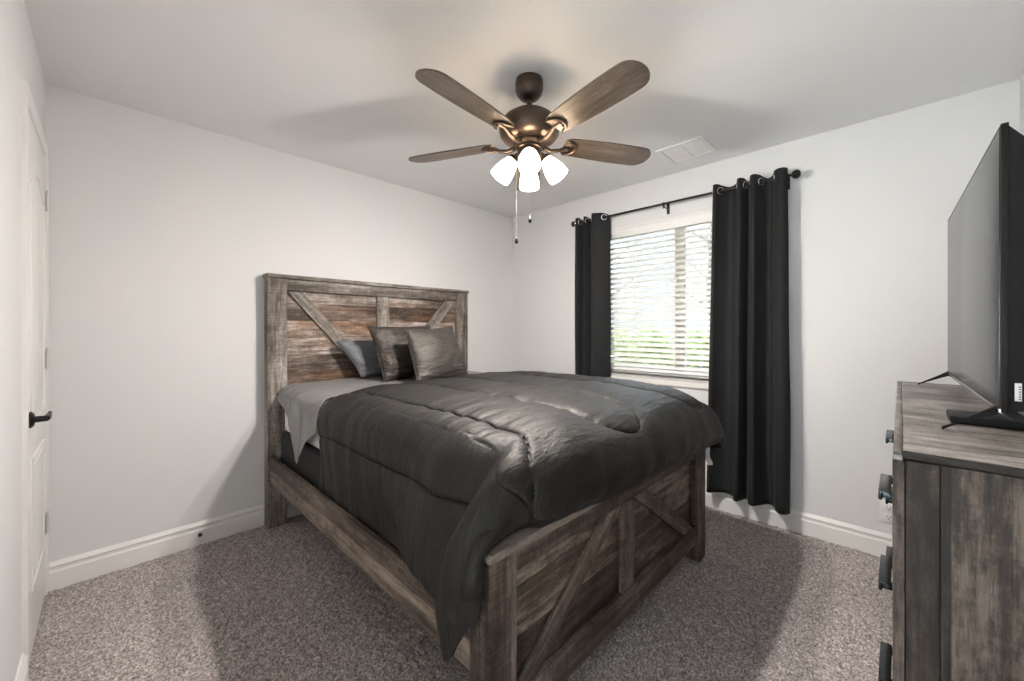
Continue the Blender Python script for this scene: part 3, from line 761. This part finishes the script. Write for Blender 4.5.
for j in range(nv_):
    for i in range(nu_):
        s, t = ST[j, i]; p = P[j, i]
        pk = math.exp(-D[j, i]/0.06)
        side = 1.0 if s < -2.2 else 0.0
        a = noise.noise(Vector((s*2.5, t*16, 1.0)))*0.0075*(0.4+pk) if not side else noise.noise(Vector((s*2.0, t*13, 4.0)))*0.0085
        a += noise.noise(Vector((s*5, t*5, 7.0)))*0.006
        if t > 2.05: a += noise.noise(Vector((s*11+t*4, t*3, 3.0)))*0.007*min(1, (t-2.05)/0.1)
        cr_ = math.exp(-((s+2.25)**2+(t-2.1)**2)/0.035)
        a += cr_*0.004*math.sin(38*(s*0.75+t*0.75)+1.0)
        W[j, i] = a
edge = np.clip((TT-TT[0])/0.06, 0, 1)[:, None]*np.clip((TT[-1]-TT)/0.05, 0.15, 1)[:, None]
P2 = P + NRM*((puff*edge + W)[..., None])
# keep it clear of the rails and footboard it hangs past
co_ = thing('comforter', 'dark charcoal quilted satin comforter spread over the bed, draping past the footboard', 'comforter', (-1.5, -1.5, 0.90))
cloth_obj('quilt', P2, 'comforter', co_, 0.014)
bm = bmesh.new()
tp = [(-.620, -2.150, .60), (-.622, -2.158, .575), (-.612, -2.150, .55), (-.621, -2.158, .525), (-.612, -2.168, .50), (-.604, -2.165, .484)]
vs = [[bm.verts.new((x+dx, y+dy, z)) for dx, dy in ((-.010, .012), (.010, -.012))] for x, y, z in tp]
for a, b in zip(vs[:-1], vs[1:]): bm.faces.new((a[0], a[1], b[1], b[0]))
o = build('care_tag', bm, 'tag', co_); m = o.modifiers.new('t', 'SOLIDIFY'); m.thickness = 0.001
o['label'] = 'white ruffled care tag'

# grey sheet at the head, its corner hanging over the left side
sp_ = [(-2.262, .0), (-2.254, .0), (-2.247, .0), (-2.242, .852), (-2.194, .897), (-2.08, .902), (-1.8, .902), (-1.5, .902), (-1.1, .902), (-.88, .899), (-.790, .88), (-.764, .80), (-.758, .66)]
SG = []
for r, (y, zb) in enumerate([(-.125, .83), (-.20, .80), (-.32, .77), (-.42, .69), (-.51, .61), (-.575, .525), (-.60, .57), (-.68, .66), (-.80, .72)]):
    row = []
    xo = [0, .0, -.004, -.008, -.014, -.018, -.012, -.008, 0][r]
    for c, (x, z) in enumerate(sp_):
        if c < 3: z = zb + (0.850-zb)*c/3
        yy = y
        if c < 3 and r >= 3: yy += (0.02 if r == 4 else 0)
        if c >= 6: yy = y + (0.10 if r > 5 else 0)*0 + (0.12*(r/8))
        row.append((x+(xo if c < 4 else 0), yy, z))
    SG.append(row)
PS, us, vs_ = grid_surface(SG, 130, 80)
NS_ = normals(PS)
if NS_[40, 80, 2] < 0: NS_ = -NS_
for j in range(PS.shape[0]):
    for i in range(PS.shape[1]):
        p = PS[j, i]; a = noise.noise(Vector((p[0]*6, p[1]*6, p[2]*6)))*0.006 + noise.noise(Vector((p[0]*14+p[1]*9, p[1]*5, p[2]*10)))*0.004
        if j < 26 and i < 45: a += noise.noise(Vector((p[0]*20, p[1]*20, p[2]*24)))*0.007
        PS[j, i] += NS_[j, i]*max(a, -0.002)
tag(cloth_obj('bed_sheet', PS, 'sheet', None, 0.003), 'light grey satin sheet folded back at the head, one corner hanging down', 'sheet')

# pillows
def pillow(name, label, mat, bl_, br, tl, tr, thick, group, nseed, sag=0.03, curve=0.06, n=44):
    """corners: bottom left/right, top left/right (world); cushions out on both sides"""
    bl_, br, tl, tr = map(Vector, (bl_, br, tl, tr)); c = (bl_+br)/2
    nrm = (br-bl_).cross(tl-bl_).normalized()
    if nrm.y > 0: nrm = -nrm
    me = bmesh.new(); sides = []
    for s in (1, -1):
        g = []
        for j in range(n+1):
            row = []
            for i in range(n+1):
                u, v = i/n, j/n; a, b = 2*u-1, 2*v-1
                # pinch the edges between the corners
                pu = a*(1-curve*(1-b*b)*abs(a)**3); pv = b*(1-curve*(1-a*a)*abs(b)**3)
                uu_, vv_ = (pu+1)/2, (pv+1)/2
                p = (bl_*(1-uu_)+br*uu_)*(1-vv_)+(tl*(1-uu_)+tr*uu_)*vv_
                h = max(0, (1-abs(a)**2.6)*(1-abs(b)**2.6))**0.55
                h *= 1-sag*v*3
                q = Vector((a*2.2, b*2.2, nseed+s))
                e = min(1-abs(a), 1-abs(b))
                wr_ = noise.noise(q*1.3)*0.010 + noise.noise(Vector((a*2.5+nseed, b*7, s)))*0.008*math.exp(-e*2) + 0.006*math.exp(-e*4)*noise.noise(Vector((a*9, b*9, nseed)))
                k = min(1, e*10)
                p = p + nrm*(s*(h*thick/2) + (wr_*k if s > 0 else wr_*0.5*k))
                if e < 0.001: p = p + nrm*0
                row.append(p)
            g.append(row)
        sides.append(g)
    V = {}
    def vert(s, j, i):
        onb = i in (0, n) or j in (0, n); key = (0 if onb else s, j, i)
        if key not in V: V[key] = me.verts.new(sides[0 if s == 1 or onb else 1][j][i])
        return V[key]
    for s in (1, -1):
        for j in range(n):
            for i in range(n):
                q = [vert(s, j, i), vert(s, j, i+1), vert(s, j+1, i+1), vert(s, j+1, i)]
                me.faces.new(q if s == 1 else q[::-1])
    t = thing(name, label, 'pillow', c, group)
    ed = [sides[0][0][i] for i in range(n+1)]+[sides[0][j][n] for j in range(1, n+1)]+[sides[0][n][i] for i in range(n-1, -1, -1)]+[sides[0][j][0] for j in range(n-1, 0, -1)]
    bmesh.ops.recalc_face_normals(me, faces=me.faces[:])
    o = build('cushion', me, mat, t); o.data.polygons.foreach_set('use_smooth', [True]*len(o.data.polygons))
    pb = bmesh.new(); tube(pb, ed, 0.0035, 6, closed=True); build('seam', pb, mat, t, 60)
    return t
pillow('bed_pillow', 'slate grey pillow leaning on the headboard, behind the two dark pillows', 'grey_pillow', (-1.76, -0.235, .925), (-1.20, -0.235, .925), (-1.905, -0.150, 1.175), (-1.20, -0.150, 1.20), 0.10, 'pillows', 2.0)
pillow('bed_pillow', 'dark brown satin pillow standing between the grey pillow and front pillow', 'sham', (-1.710, -0.47, .905), (-1.22, -0.45, .91), (-1.765, -0.335, 1.280), (-1.25, -0.325, 1.285), 0.16, 'pillows', 6.0)
pillow('bed_pillow', 'charcoal satin throw pillow in front of all, nearest the window', 'throw', (-1.645, -0.770, .908), (-1.170, -0.705, .908), (-1.640, -0.600, 1.258), (-1.225, -0.570, 1.280), 0.15, 'pillows', 11.0)

# ------------------------------------------------------------------ dresser
DX0, DX1, DZ, DF = -1.876, -0.392, 1.013, -2.945
dr = thing('dresser', 'rustic dark plank dresser with black bar pulls under the television', 'dresser', ((DX0+DX1)/2, -3.14, 0))
BK = YR+0.022
wbox('top', 'dr_top', dr, DX0-0.006, DX1+0.006, BK, DF-0.002, DZ-0.016, DZ, 'y', bevel=0.002, across='x')
wbox('end_edge', 'dr_wood', dr, DX0-0.0085, DX0-0.0065, BK, DF-0.002, DZ-0.016, DZ-0.0005, 'y', bevel=0.0005)
wbox('top_edge', 'dr_top', dr, DX0-0.006, DX1+0.006, DF-0.0015, DF+0.013, DZ-0.022, DZ-0.0005, 'x', bevel=0.002)
wbox('side_panel', 'dr_wood', dr, DX0+0.004, DX0+0.022, -3.285, DF-0.054, 0.045, DZ-0.021, 'z', bevel=0.001, across='y', off=(5.1, 0.07, 0))
wbox('side_stile', 'dr_wood', dr, DX0, DX0+0.022, DF-0.053, DF-0.005, 0.0, DZ-0.021, 'z', across='y')
wbox('side_stile', 'dr_wood', dr, DX0, DX0+0.022, BK+0.006, -3.286, 0.0, DZ-0.021, 'z', across='y')
wbox('side_panel', 'dr_wood', dr, DX1-0.022, DX1, BK, DF-0.005, 0.0, DZ-0.021, 'z', bevel=0.001, across='y')
wbox('back_panel', 'dr_wood', dr, DX0+0.023, DX1-0.023, BK, BK+0.008, 0.06, DZ-0.021, 'x', bevel=0.0)
wbox('face_frame', 'dr_wood', dr, DX0, DX0+0.045, DF-0.004, DF+0.014, 0.0, DZ-0.023, 'z')
wbox('face_frame', 'dr_wood', dr, DX1-0.045, DX1, DF-0.004, DF+0.014, 0.0, DZ-0.023, 'z')
wbox('face_frame', 'dr_wood', dr, DX0+0.0455, DX1-0.0455, DF-0.004, DF+0.012, 0.06, 0.125, 'x')
wbox('bottom', 'dr_wood', dr, DX0+0.023, DX1-0.023, BK+0.009, DF-0.005, 0.06, 0.078, 'x')
xm = (DX0+DX1)/2
def bar_pull(parent, xc, z):
    bm = bmesh.new(); y = DF+0.013
    box(bm, xc-0.085, xc+0.085, y+0.022, y+0.030, z-0.010, z+0.012, 0.003)
    box(bm, xc-0.085, xc+0.085, y+0.006, y+0.029, z+0.009, z+0.0125, 0.001)
    for s in (-0.07, 0.07): box(bm, xc+s-0.008, xc+s+0.008, y-0.001, y+0.024, z-0.006, z+0.010, 0.002)
    return build('handle', bm, 'handle_metal', parent, 40)
for r, (z0, z1) in enumerate(((0.725, 0.985), (0.432, 0.718), (0.130, 0.425))):
    for x0, x1 in ((DX0+0.048, xm-0.004), (xm+0.004, DX1-0.048)):
        f = wbox('drawer', 'dr_wood', dr, x0, x1, DF-0.010, DF+0.012, z0+0.003, z1-0.003, 'x')
        bar_pull(f, (x0+x1)/2-0.06, (0.832, 0.600, 0.352)[r])

# ------------------------------------------------------------------ television
tv_rot = math.radians(0.9)
tv = thing('television', 'black flat television on splayed feet standing on the dresser', 'television', (-1.045, -3.097, DZ))
def tbox(name, mat, x0, x1, y0, y1, z0, z1, bev=0.002, parent=None):
    """local TV frame: x along the screen, y towards the room"""
    bm = bmesh.new(); box(bm, x0, x1, y0, y1, z0, z1, bev)
    me = bpy.data.meshes.new(name); bm.to_mesh(me); bm.free(); smooth_by_angle(me, 35)
    return mesh_obj(name, me, mat, parent or tv)
tv.rotation_euler = (0, 0, tv_rot)
w2 = 0.552
tbox('bezel', 'tv_plastic', -w2, w2, -0.012, 0.0, 0.055, 0.712, 0.002)
tbox('screen', 'screen', -w2+0.011, w2-0.011, -0.003, 0.0012, 0.066, 0.702, 0.0003)
tbox('lower_trim', 'tv_trim', -w2+0.001, w2-0.001, -0.006, 0.0035, 0.0535, 0.065, 0.001)
bm = bmesh.new()
ys, zs = [(-0.0125, 0.06, 0.704), (-0.036, 0.062, 0.672), (-0.040, 0.066, 0.655)], None
rings = [[bm.verts.new((sx_, y, z)) for sx_, z in ((-w2+0.004+k*0.004, za), (w2-0.004-k*0.004, za), (w2-0.004-k*0.004, zb), (-w2+0.004+k*0.004, zb))] for k, (y, za, zb) in enumerate(ys)]
for a, b in zip(rings[:-1], rings[1:]):
    for k in range(4): bm.faces.new((a[k], a[(k+1) % 4], b[(k+1) % 4], b[k]))
bm.faces.new(rings[0]); bm.faces.new(rings[-1][::-1]); bmesh.ops.recalc_face_normals(bm, faces=bm.faces[:])
me = bpy.data.meshes.new('back_housing'); bm.to_mesh(me); bm.free(); mesh_obj('back_housing', me, 'tv_plastic', tv)
tbox('lower_housing', 'tv_plastic', -0.36, 0.36, -0.066, -0.0405, 0.10, 0.42, 0.008)
lb = tbox('barcode_label', 'paper', -w2+0.0022, -w2+0.0036, -0.030, -0.020, 0.085, 0.125, 0.0)
lb['label'] = 'small white barcode label'
bm = bmesh.new()
for k in range(6): box(bm, -w2+0.0018, -w2+0.0021, -0.029, -0.0255, 0.088+k*0.0055, 0.0905+k*0.0055)
me = bpy.data.meshes.new('print'); bm.to_mesh(me); bm.free(); mesh_obj('print', me, 'ink', lb)
for xs in (-0.515, 0.515):
    bm = bmesh.new(); s = 1 if xs > 0 else -1
    for dy, dx in ((0.090, 0.02), (-0.090, 0.02)):
        top = Vector((xs, -0.006, 0.062)); end = Vector((xs+s*dx, dy, 0.004))
        d_ = (end-top).normalized(); wv = Vector((1, 0, 0))*0.010; uv = d_.cross(Vector((1, 0, 0))).normalized()*0.006
        A = [bm.verts.new(top+wv*a+uv*b*1.6) for a, b in ((-1, -1), (1, -1), (1, 1), (-1, 1))]
        B = [bm.verts.new(end+wv*a*0.8+Vector((0, 0, 0.0035))*b) for a, b in ((-1, -1), (1, -1), (1, 1), (-1, 1))]
        for k in range(4): bm.faces.new((A[k], A[(k+1) % 4], B[(k+1) % 4], B[k]))
        bm.faces.new(A); bm.faces.new(B[::-1])
    bmesh.ops.recalc_face_normals(bm, faces=bm.faces[:])
    me = bpy.data.meshes.new('foot'); bm.to_mesh(me); bm.free(); mesh_obj('foot', me, 'tv_plastic', tv)

mb = bmesh.new(); box(mb, -1.475, -1.345, -3.215, -3.036, DZ+0.001, DZ+0.020, 0.004)
mp = thing('media_box', 'flat black media box on the dresser under the near end of the television', 'media box', (-1.41, -3.125, DZ+0.001))
build('case', mb, 'tv_plastic', mp, 40)
mb = bmesh.new(); box(mb, -1.43, -1.39, -3.0365, -3.0352, DZ+0.008, DZ+0.012, 0.0005); build('front_window', mb, 'screen', mp)

# ------------------------------------------------------------------ ceiling fan
FX, FY = -1.609, -1.683
fan = thing('ceiling_fan', 'bronze five-blade ceiling fan with four lit frosted glass lamps', 'ceiling fan', (FX, FY, H))
bm = lathe(bmesh.new(), [(0, 0), (0.064, 0), (0.066, -0.012), (0.066, -0.045), (0.060, -0.066), (0.046, -0.084), (0.028, -0.094), (0.022, -0.096), (0, -0.096)], (FX, FY, H-0.0005), (0, 0, 1), 40)
build('canopy', bm, 'bronze', fan, 40)
bm = cyl(bmesh.new(), (FX, FY, H-0.097), (FX, FY, H-0.150), 0.0125, n=20); lathe(bm, [(0, -.118), (0.016, -.118), (0.020, -.126), (0.024, -.150), (0, -.150)], (FX, FY, H), (0, 0, 1), 24)
build('downrod', bm, 'bronze', fan, 40)
bm = lathe(bmesh.new(), [(0, -.146), (0.026, -.148), (0.055, -.153), (0.090, -.165), (0.120, -.186), (0.138, -.212), (0.144, -.236), (0.140, -.260), (0.122, -.282), (0.094, -.294), (0.070, -.297), (0, -.297)], (FX, FY, H), (0, 0, 1), 48)
build('motor_housing', bm, 'bronze', fan, 45)
bm = lathe(bmesh.new(), [(0, -.290), (0.074, -.290), (0.076, -.306), (0.068, -.312), (0.062, -.316), (0.062, -.328), (0.056, -.333), (0.056, -.352), (0.064, -.358), (0.064, -.378), (0.050, -.392), (0.026, -.402), (0.014, -.410), (0, -.412)], (FX, FY, H), (0, 0, 1), 40)
build('light_fitter', bm, 'bronze', fan, 45)
view = math.atan2(FY+2.94243, FX+3.01385)      # direction away from the camera
ZB = 2.150
def blade(ang):
    er = Vector((math.cos(ang), math.sin(ang), 0)); et = Vector((-math.sin(ang), math.cos(ang), 0)); up = Vector((0, 0, 1))
    pitch = math.radians(12); c0 = Vector((FX, FY, ZB))
    def pt(r, s, h): return c0 + er*r + et*(s*math.cos(pitch)+h*math.sin(pitch)) + up*(-s*math.sin(pitch)+h*math.cos(pitch))
    out = []; ra, rb = 0.175, 0.655
    N = 60; half = []
    for k in range(N+1):
        t = math.sin(PI/2*k/N); r = ra+(rb-ra)*t
        wd = 0.050+0.022*math.sin(PI*min(1, t*0.62+0.10))**1.0
        if t > 0.86: wd *= max(0, 1-((t-0.86)/0.14)**2.3)**0.5*0.99+0.01
        if t < 0.06: wd *= 0.75+0.25*math.sqrt(t/0.06)
        half.append((r, wd))
    loop_ = [(r, wd) for r, wd in half]+[(r, -wd) for r, wd in half[::-1]]
    bm = bmesh.new(); lay = bm.verts.layers.float_vector.new('gr'); off = Vector((random.uniform(0, 9), random.uniform(0, 9), 0))
    A = []; B = []
    for r, s in loop_:
        for L, h in ((A, 0.003), (B, -0.003)):
            v = bm.verts.new(pt(r, s, h)); v[lay] = Vector((r, s, h))+off; L.append(v)
    n = len(loop_)
    for k in range(n): bm.faces.new((A[k], A[(k+1) % n], B[(k+1) % n], B[k]))
    bm.faces.new(A[::-1]); bm.faces.new(B); bmesh.ops.recalc_face_normals(bm, faces=bm.faces[:])
    b = build('blade', bm, 'blade', fan, 35)
    bm = bmesh.new()
    tube(bm, [c0+er*0.072+up*(-0.022), c0+er*0.110+up*(-0.032), c0+er*0.150+up*(-0.024), pt(0.185, 0, -0.008), pt(0.225, 0, -0.008)], [0.012, 0.010, 0.009, 0.008, 0.006], 10)
    arch = []
    for k in range(13):
        a = -1.45+2.9*k/12; arch.append(pt(0.180+0.066*math.cos(a)-0.005, 0.048*math.sin(a), -0.0085))
    tube(bm, arch, [0.004]+[0.0075]*11+[0.004], 8)
    for r, s in ((0.215, 0.022), (0.215, -0.022), (0.238, 0)): cyl(bm, pt(r, s, -0.003), pt(r, s, -0.012), 0.006, n=10)
    build('blade_iron', bm, 'bronze', b, 45)
for k in range(5): blade(view + math.radians(1) + k*2*PI/5)
for k in range(4):
    a = view + PI/2*k + math.radians(0); er = Vector((math.cos(a), math.sin(a), 0)); th = math.radians(37)
    ax = (er*math.sin(th) + Vector((0, 0, -math.cos(th)))).normalized()
    p0 = Vector((FX, FY, H-0.352)) + er*0.052; p1 = p0 + er*0.012 + Vector((0, 0, -0.006))
    bm = bmesh.new(); tube(bm, [p0-er*0.01, p0+er*0.004, p1, p1+ax*0.012], 0.010, 10)
    lathe(bm, [(0, 0.004), (0.020, 0.006), (0.027, 0.014), (0.028, 0.026), (0, 0.026)], p1, ax, 24)
    build('lamp_socket', bm, 'bronze', fan, 45)
    q = p1+ax*0.018
    outer = [(0.020, 0), (0.027, 0.010), (0.035, 0.028), (0.042, 0.050), (0.0475, 0.074), (0.050, 0.096), (0.0495, 0.112)]
    inner = [(r-0.0035, h+0.001) for r, h in outer][::-1]
    bm = lathe(bmesh.new(), outer+[(0.0478, 0.1132)]+inner, q, ax, 32)
    sh = build('lamp_shade', bm, 'shade', fan, 60)
    bc = q+ax*0.092
    ld = bpy.data.lights.new('bulb', 'POINT'); ld.energy = BULB_W; ld.color = BULB_COL; ld.shadow_soft_size = 0.032
    lo_ = bpy.data.objects.new('bulb', ld); C.objects.link(lo_); lo_.parent = sh; lo_.location = bc-origin_of(sh)
cam_r = Vector((math.cos(view-PI/2), math.sin(view-PI/2), 0))
for dx, zb_ in ((0.003, 1.775), (-0.060, 1.677)):
    p = Vector((FX, FY, 0)) + cam_r*dx - Vector((math.cos(view), math.sin(view), 0))*0.01
    bm = bmesh.new(); cyl(bm, (p.x, p.y, H-0.39), (p.x, p.y, zb_+0.016), 0.0005, n=6)
    o = build('pull_chain', bm, 'chain', fan)
    bm = lathe(bmesh.new(), [(0, 0.018), (0.003, 0.016), (0.006, 0.008), (0.0085, -0.002), (0.007, -0.012), (0, -0.015)], (p.x, p.y, zb_), (0, 0, 1), 16)
    build('pull_knob', bm, 'black_metal', o, 60)

# ------------------------------------------------------------------ ceiling vent
vt = thing('ceiling_vent', 'white two-bank ceiling air vent above the window side', 'air vent', (-0.335, -1.93, H))
x0, x1, y0, y1 = -0.475, -0.195, -2.085, -1.785
bm = bmesh.new()
for a, b, c, d_ in ((x0, x1, y0, y0+0.028), (x0, x1, y1-0.028, y1), (x0, x0+0.028, y0+0.028, y1-0.028), (x1-0.028, x1, y0+0.028, y1-0.028), (x0+0.028, x1-0.028, -1.942, -1.928)):
    box(bm, a, b, c, d_, H-0.010, H-0.0005, 0.003)
build('frame', bm, 'vent', vt, 40)
bm = bmesh.new(); box(bm, x0+0.02, x1-0.02, y0+0.02, y1-0.02, H-0.0035, H-0.0006); build('duct_opening', bm, 'vent_dark', vt)
for ya, yb, s in ((y0+0.029, -1.943, 1), (-1.927, y1-0.029, -1)):
    bm = bmesh.new()
    for k in range(9):
        x = x0+0.040+k*0.0248
        box(bm, x-0.0095, x+0.0095, ya, yb, H-0.0068, H-0.0056, 0, rot=Matrix.Rotation(math.radians(9), 3, 'Y'))
    build('louvres', bm, 'vent', vt)

# ------------------------------------------------------------------ outlet, door stop
ot = thing('wall_outlet', 'white electrical outlet low on the window wall beside the dresser', 'electrical outlet', (-0.002, -2.898, 0.25))
bm = bmesh.new(); box(bm, -0.007, -0.0005, -2.934, -2.862, 0.192, 0.310, 0.003); build('plate', bm, 'white_plastic', ot, 40)
for zc in (0.226, 0.276):
    bm = bmesh.new(); box(bm, -0.0095, -0.007, -2.915, -2.881, zc-0.016, zc+0.016, 0.001); s_ = build('socket', bm, 'white_plastic', ot, 40)
    bm = bmesh.new()
    for dy in (-0.007, 0.007): box(bm, -0.0101, -0.0096, -2.898+dy-0.0012, -2.898+dy+0.0012, zc-0.002, zc+0.008)
    cyl(bm, (-0.0101, -2.898, zc-0.009), (-0.0096, -2.898, zc-0.009), 0.003, n=12); build('slots', bm, 'hole', s_)
ds = thing('door_stop', 'small round black door stop on the baseboard left of the bed', 'door stop', (-2.632, -0.017, 0.062))
bm = bmesh.new(); cyl(bm, (-2.632, -0.0165, 0.062), (-2.632, -0.032, 0.062), 0.0045, n=12); lathe(bm, [(0, 0), (0.008, 0), (0.008, 0.003), (0.005, 0.005), (0, 0.005)], (-2.632, -0.0165, 0.062), (0, -1, 0), 20); build('rod', bm, 'black_metal', ds, 40)
bm = lathe(bmesh.new(), [(0, 0), (0.009, 0), (0.0105, 0.006), (0.009, 0.013), (0, 0.015)], (-2.632, -0.026, 0.062), (0, -1, 0), 20); build('rubber_tip', bm, 'rubber', ds, 50)
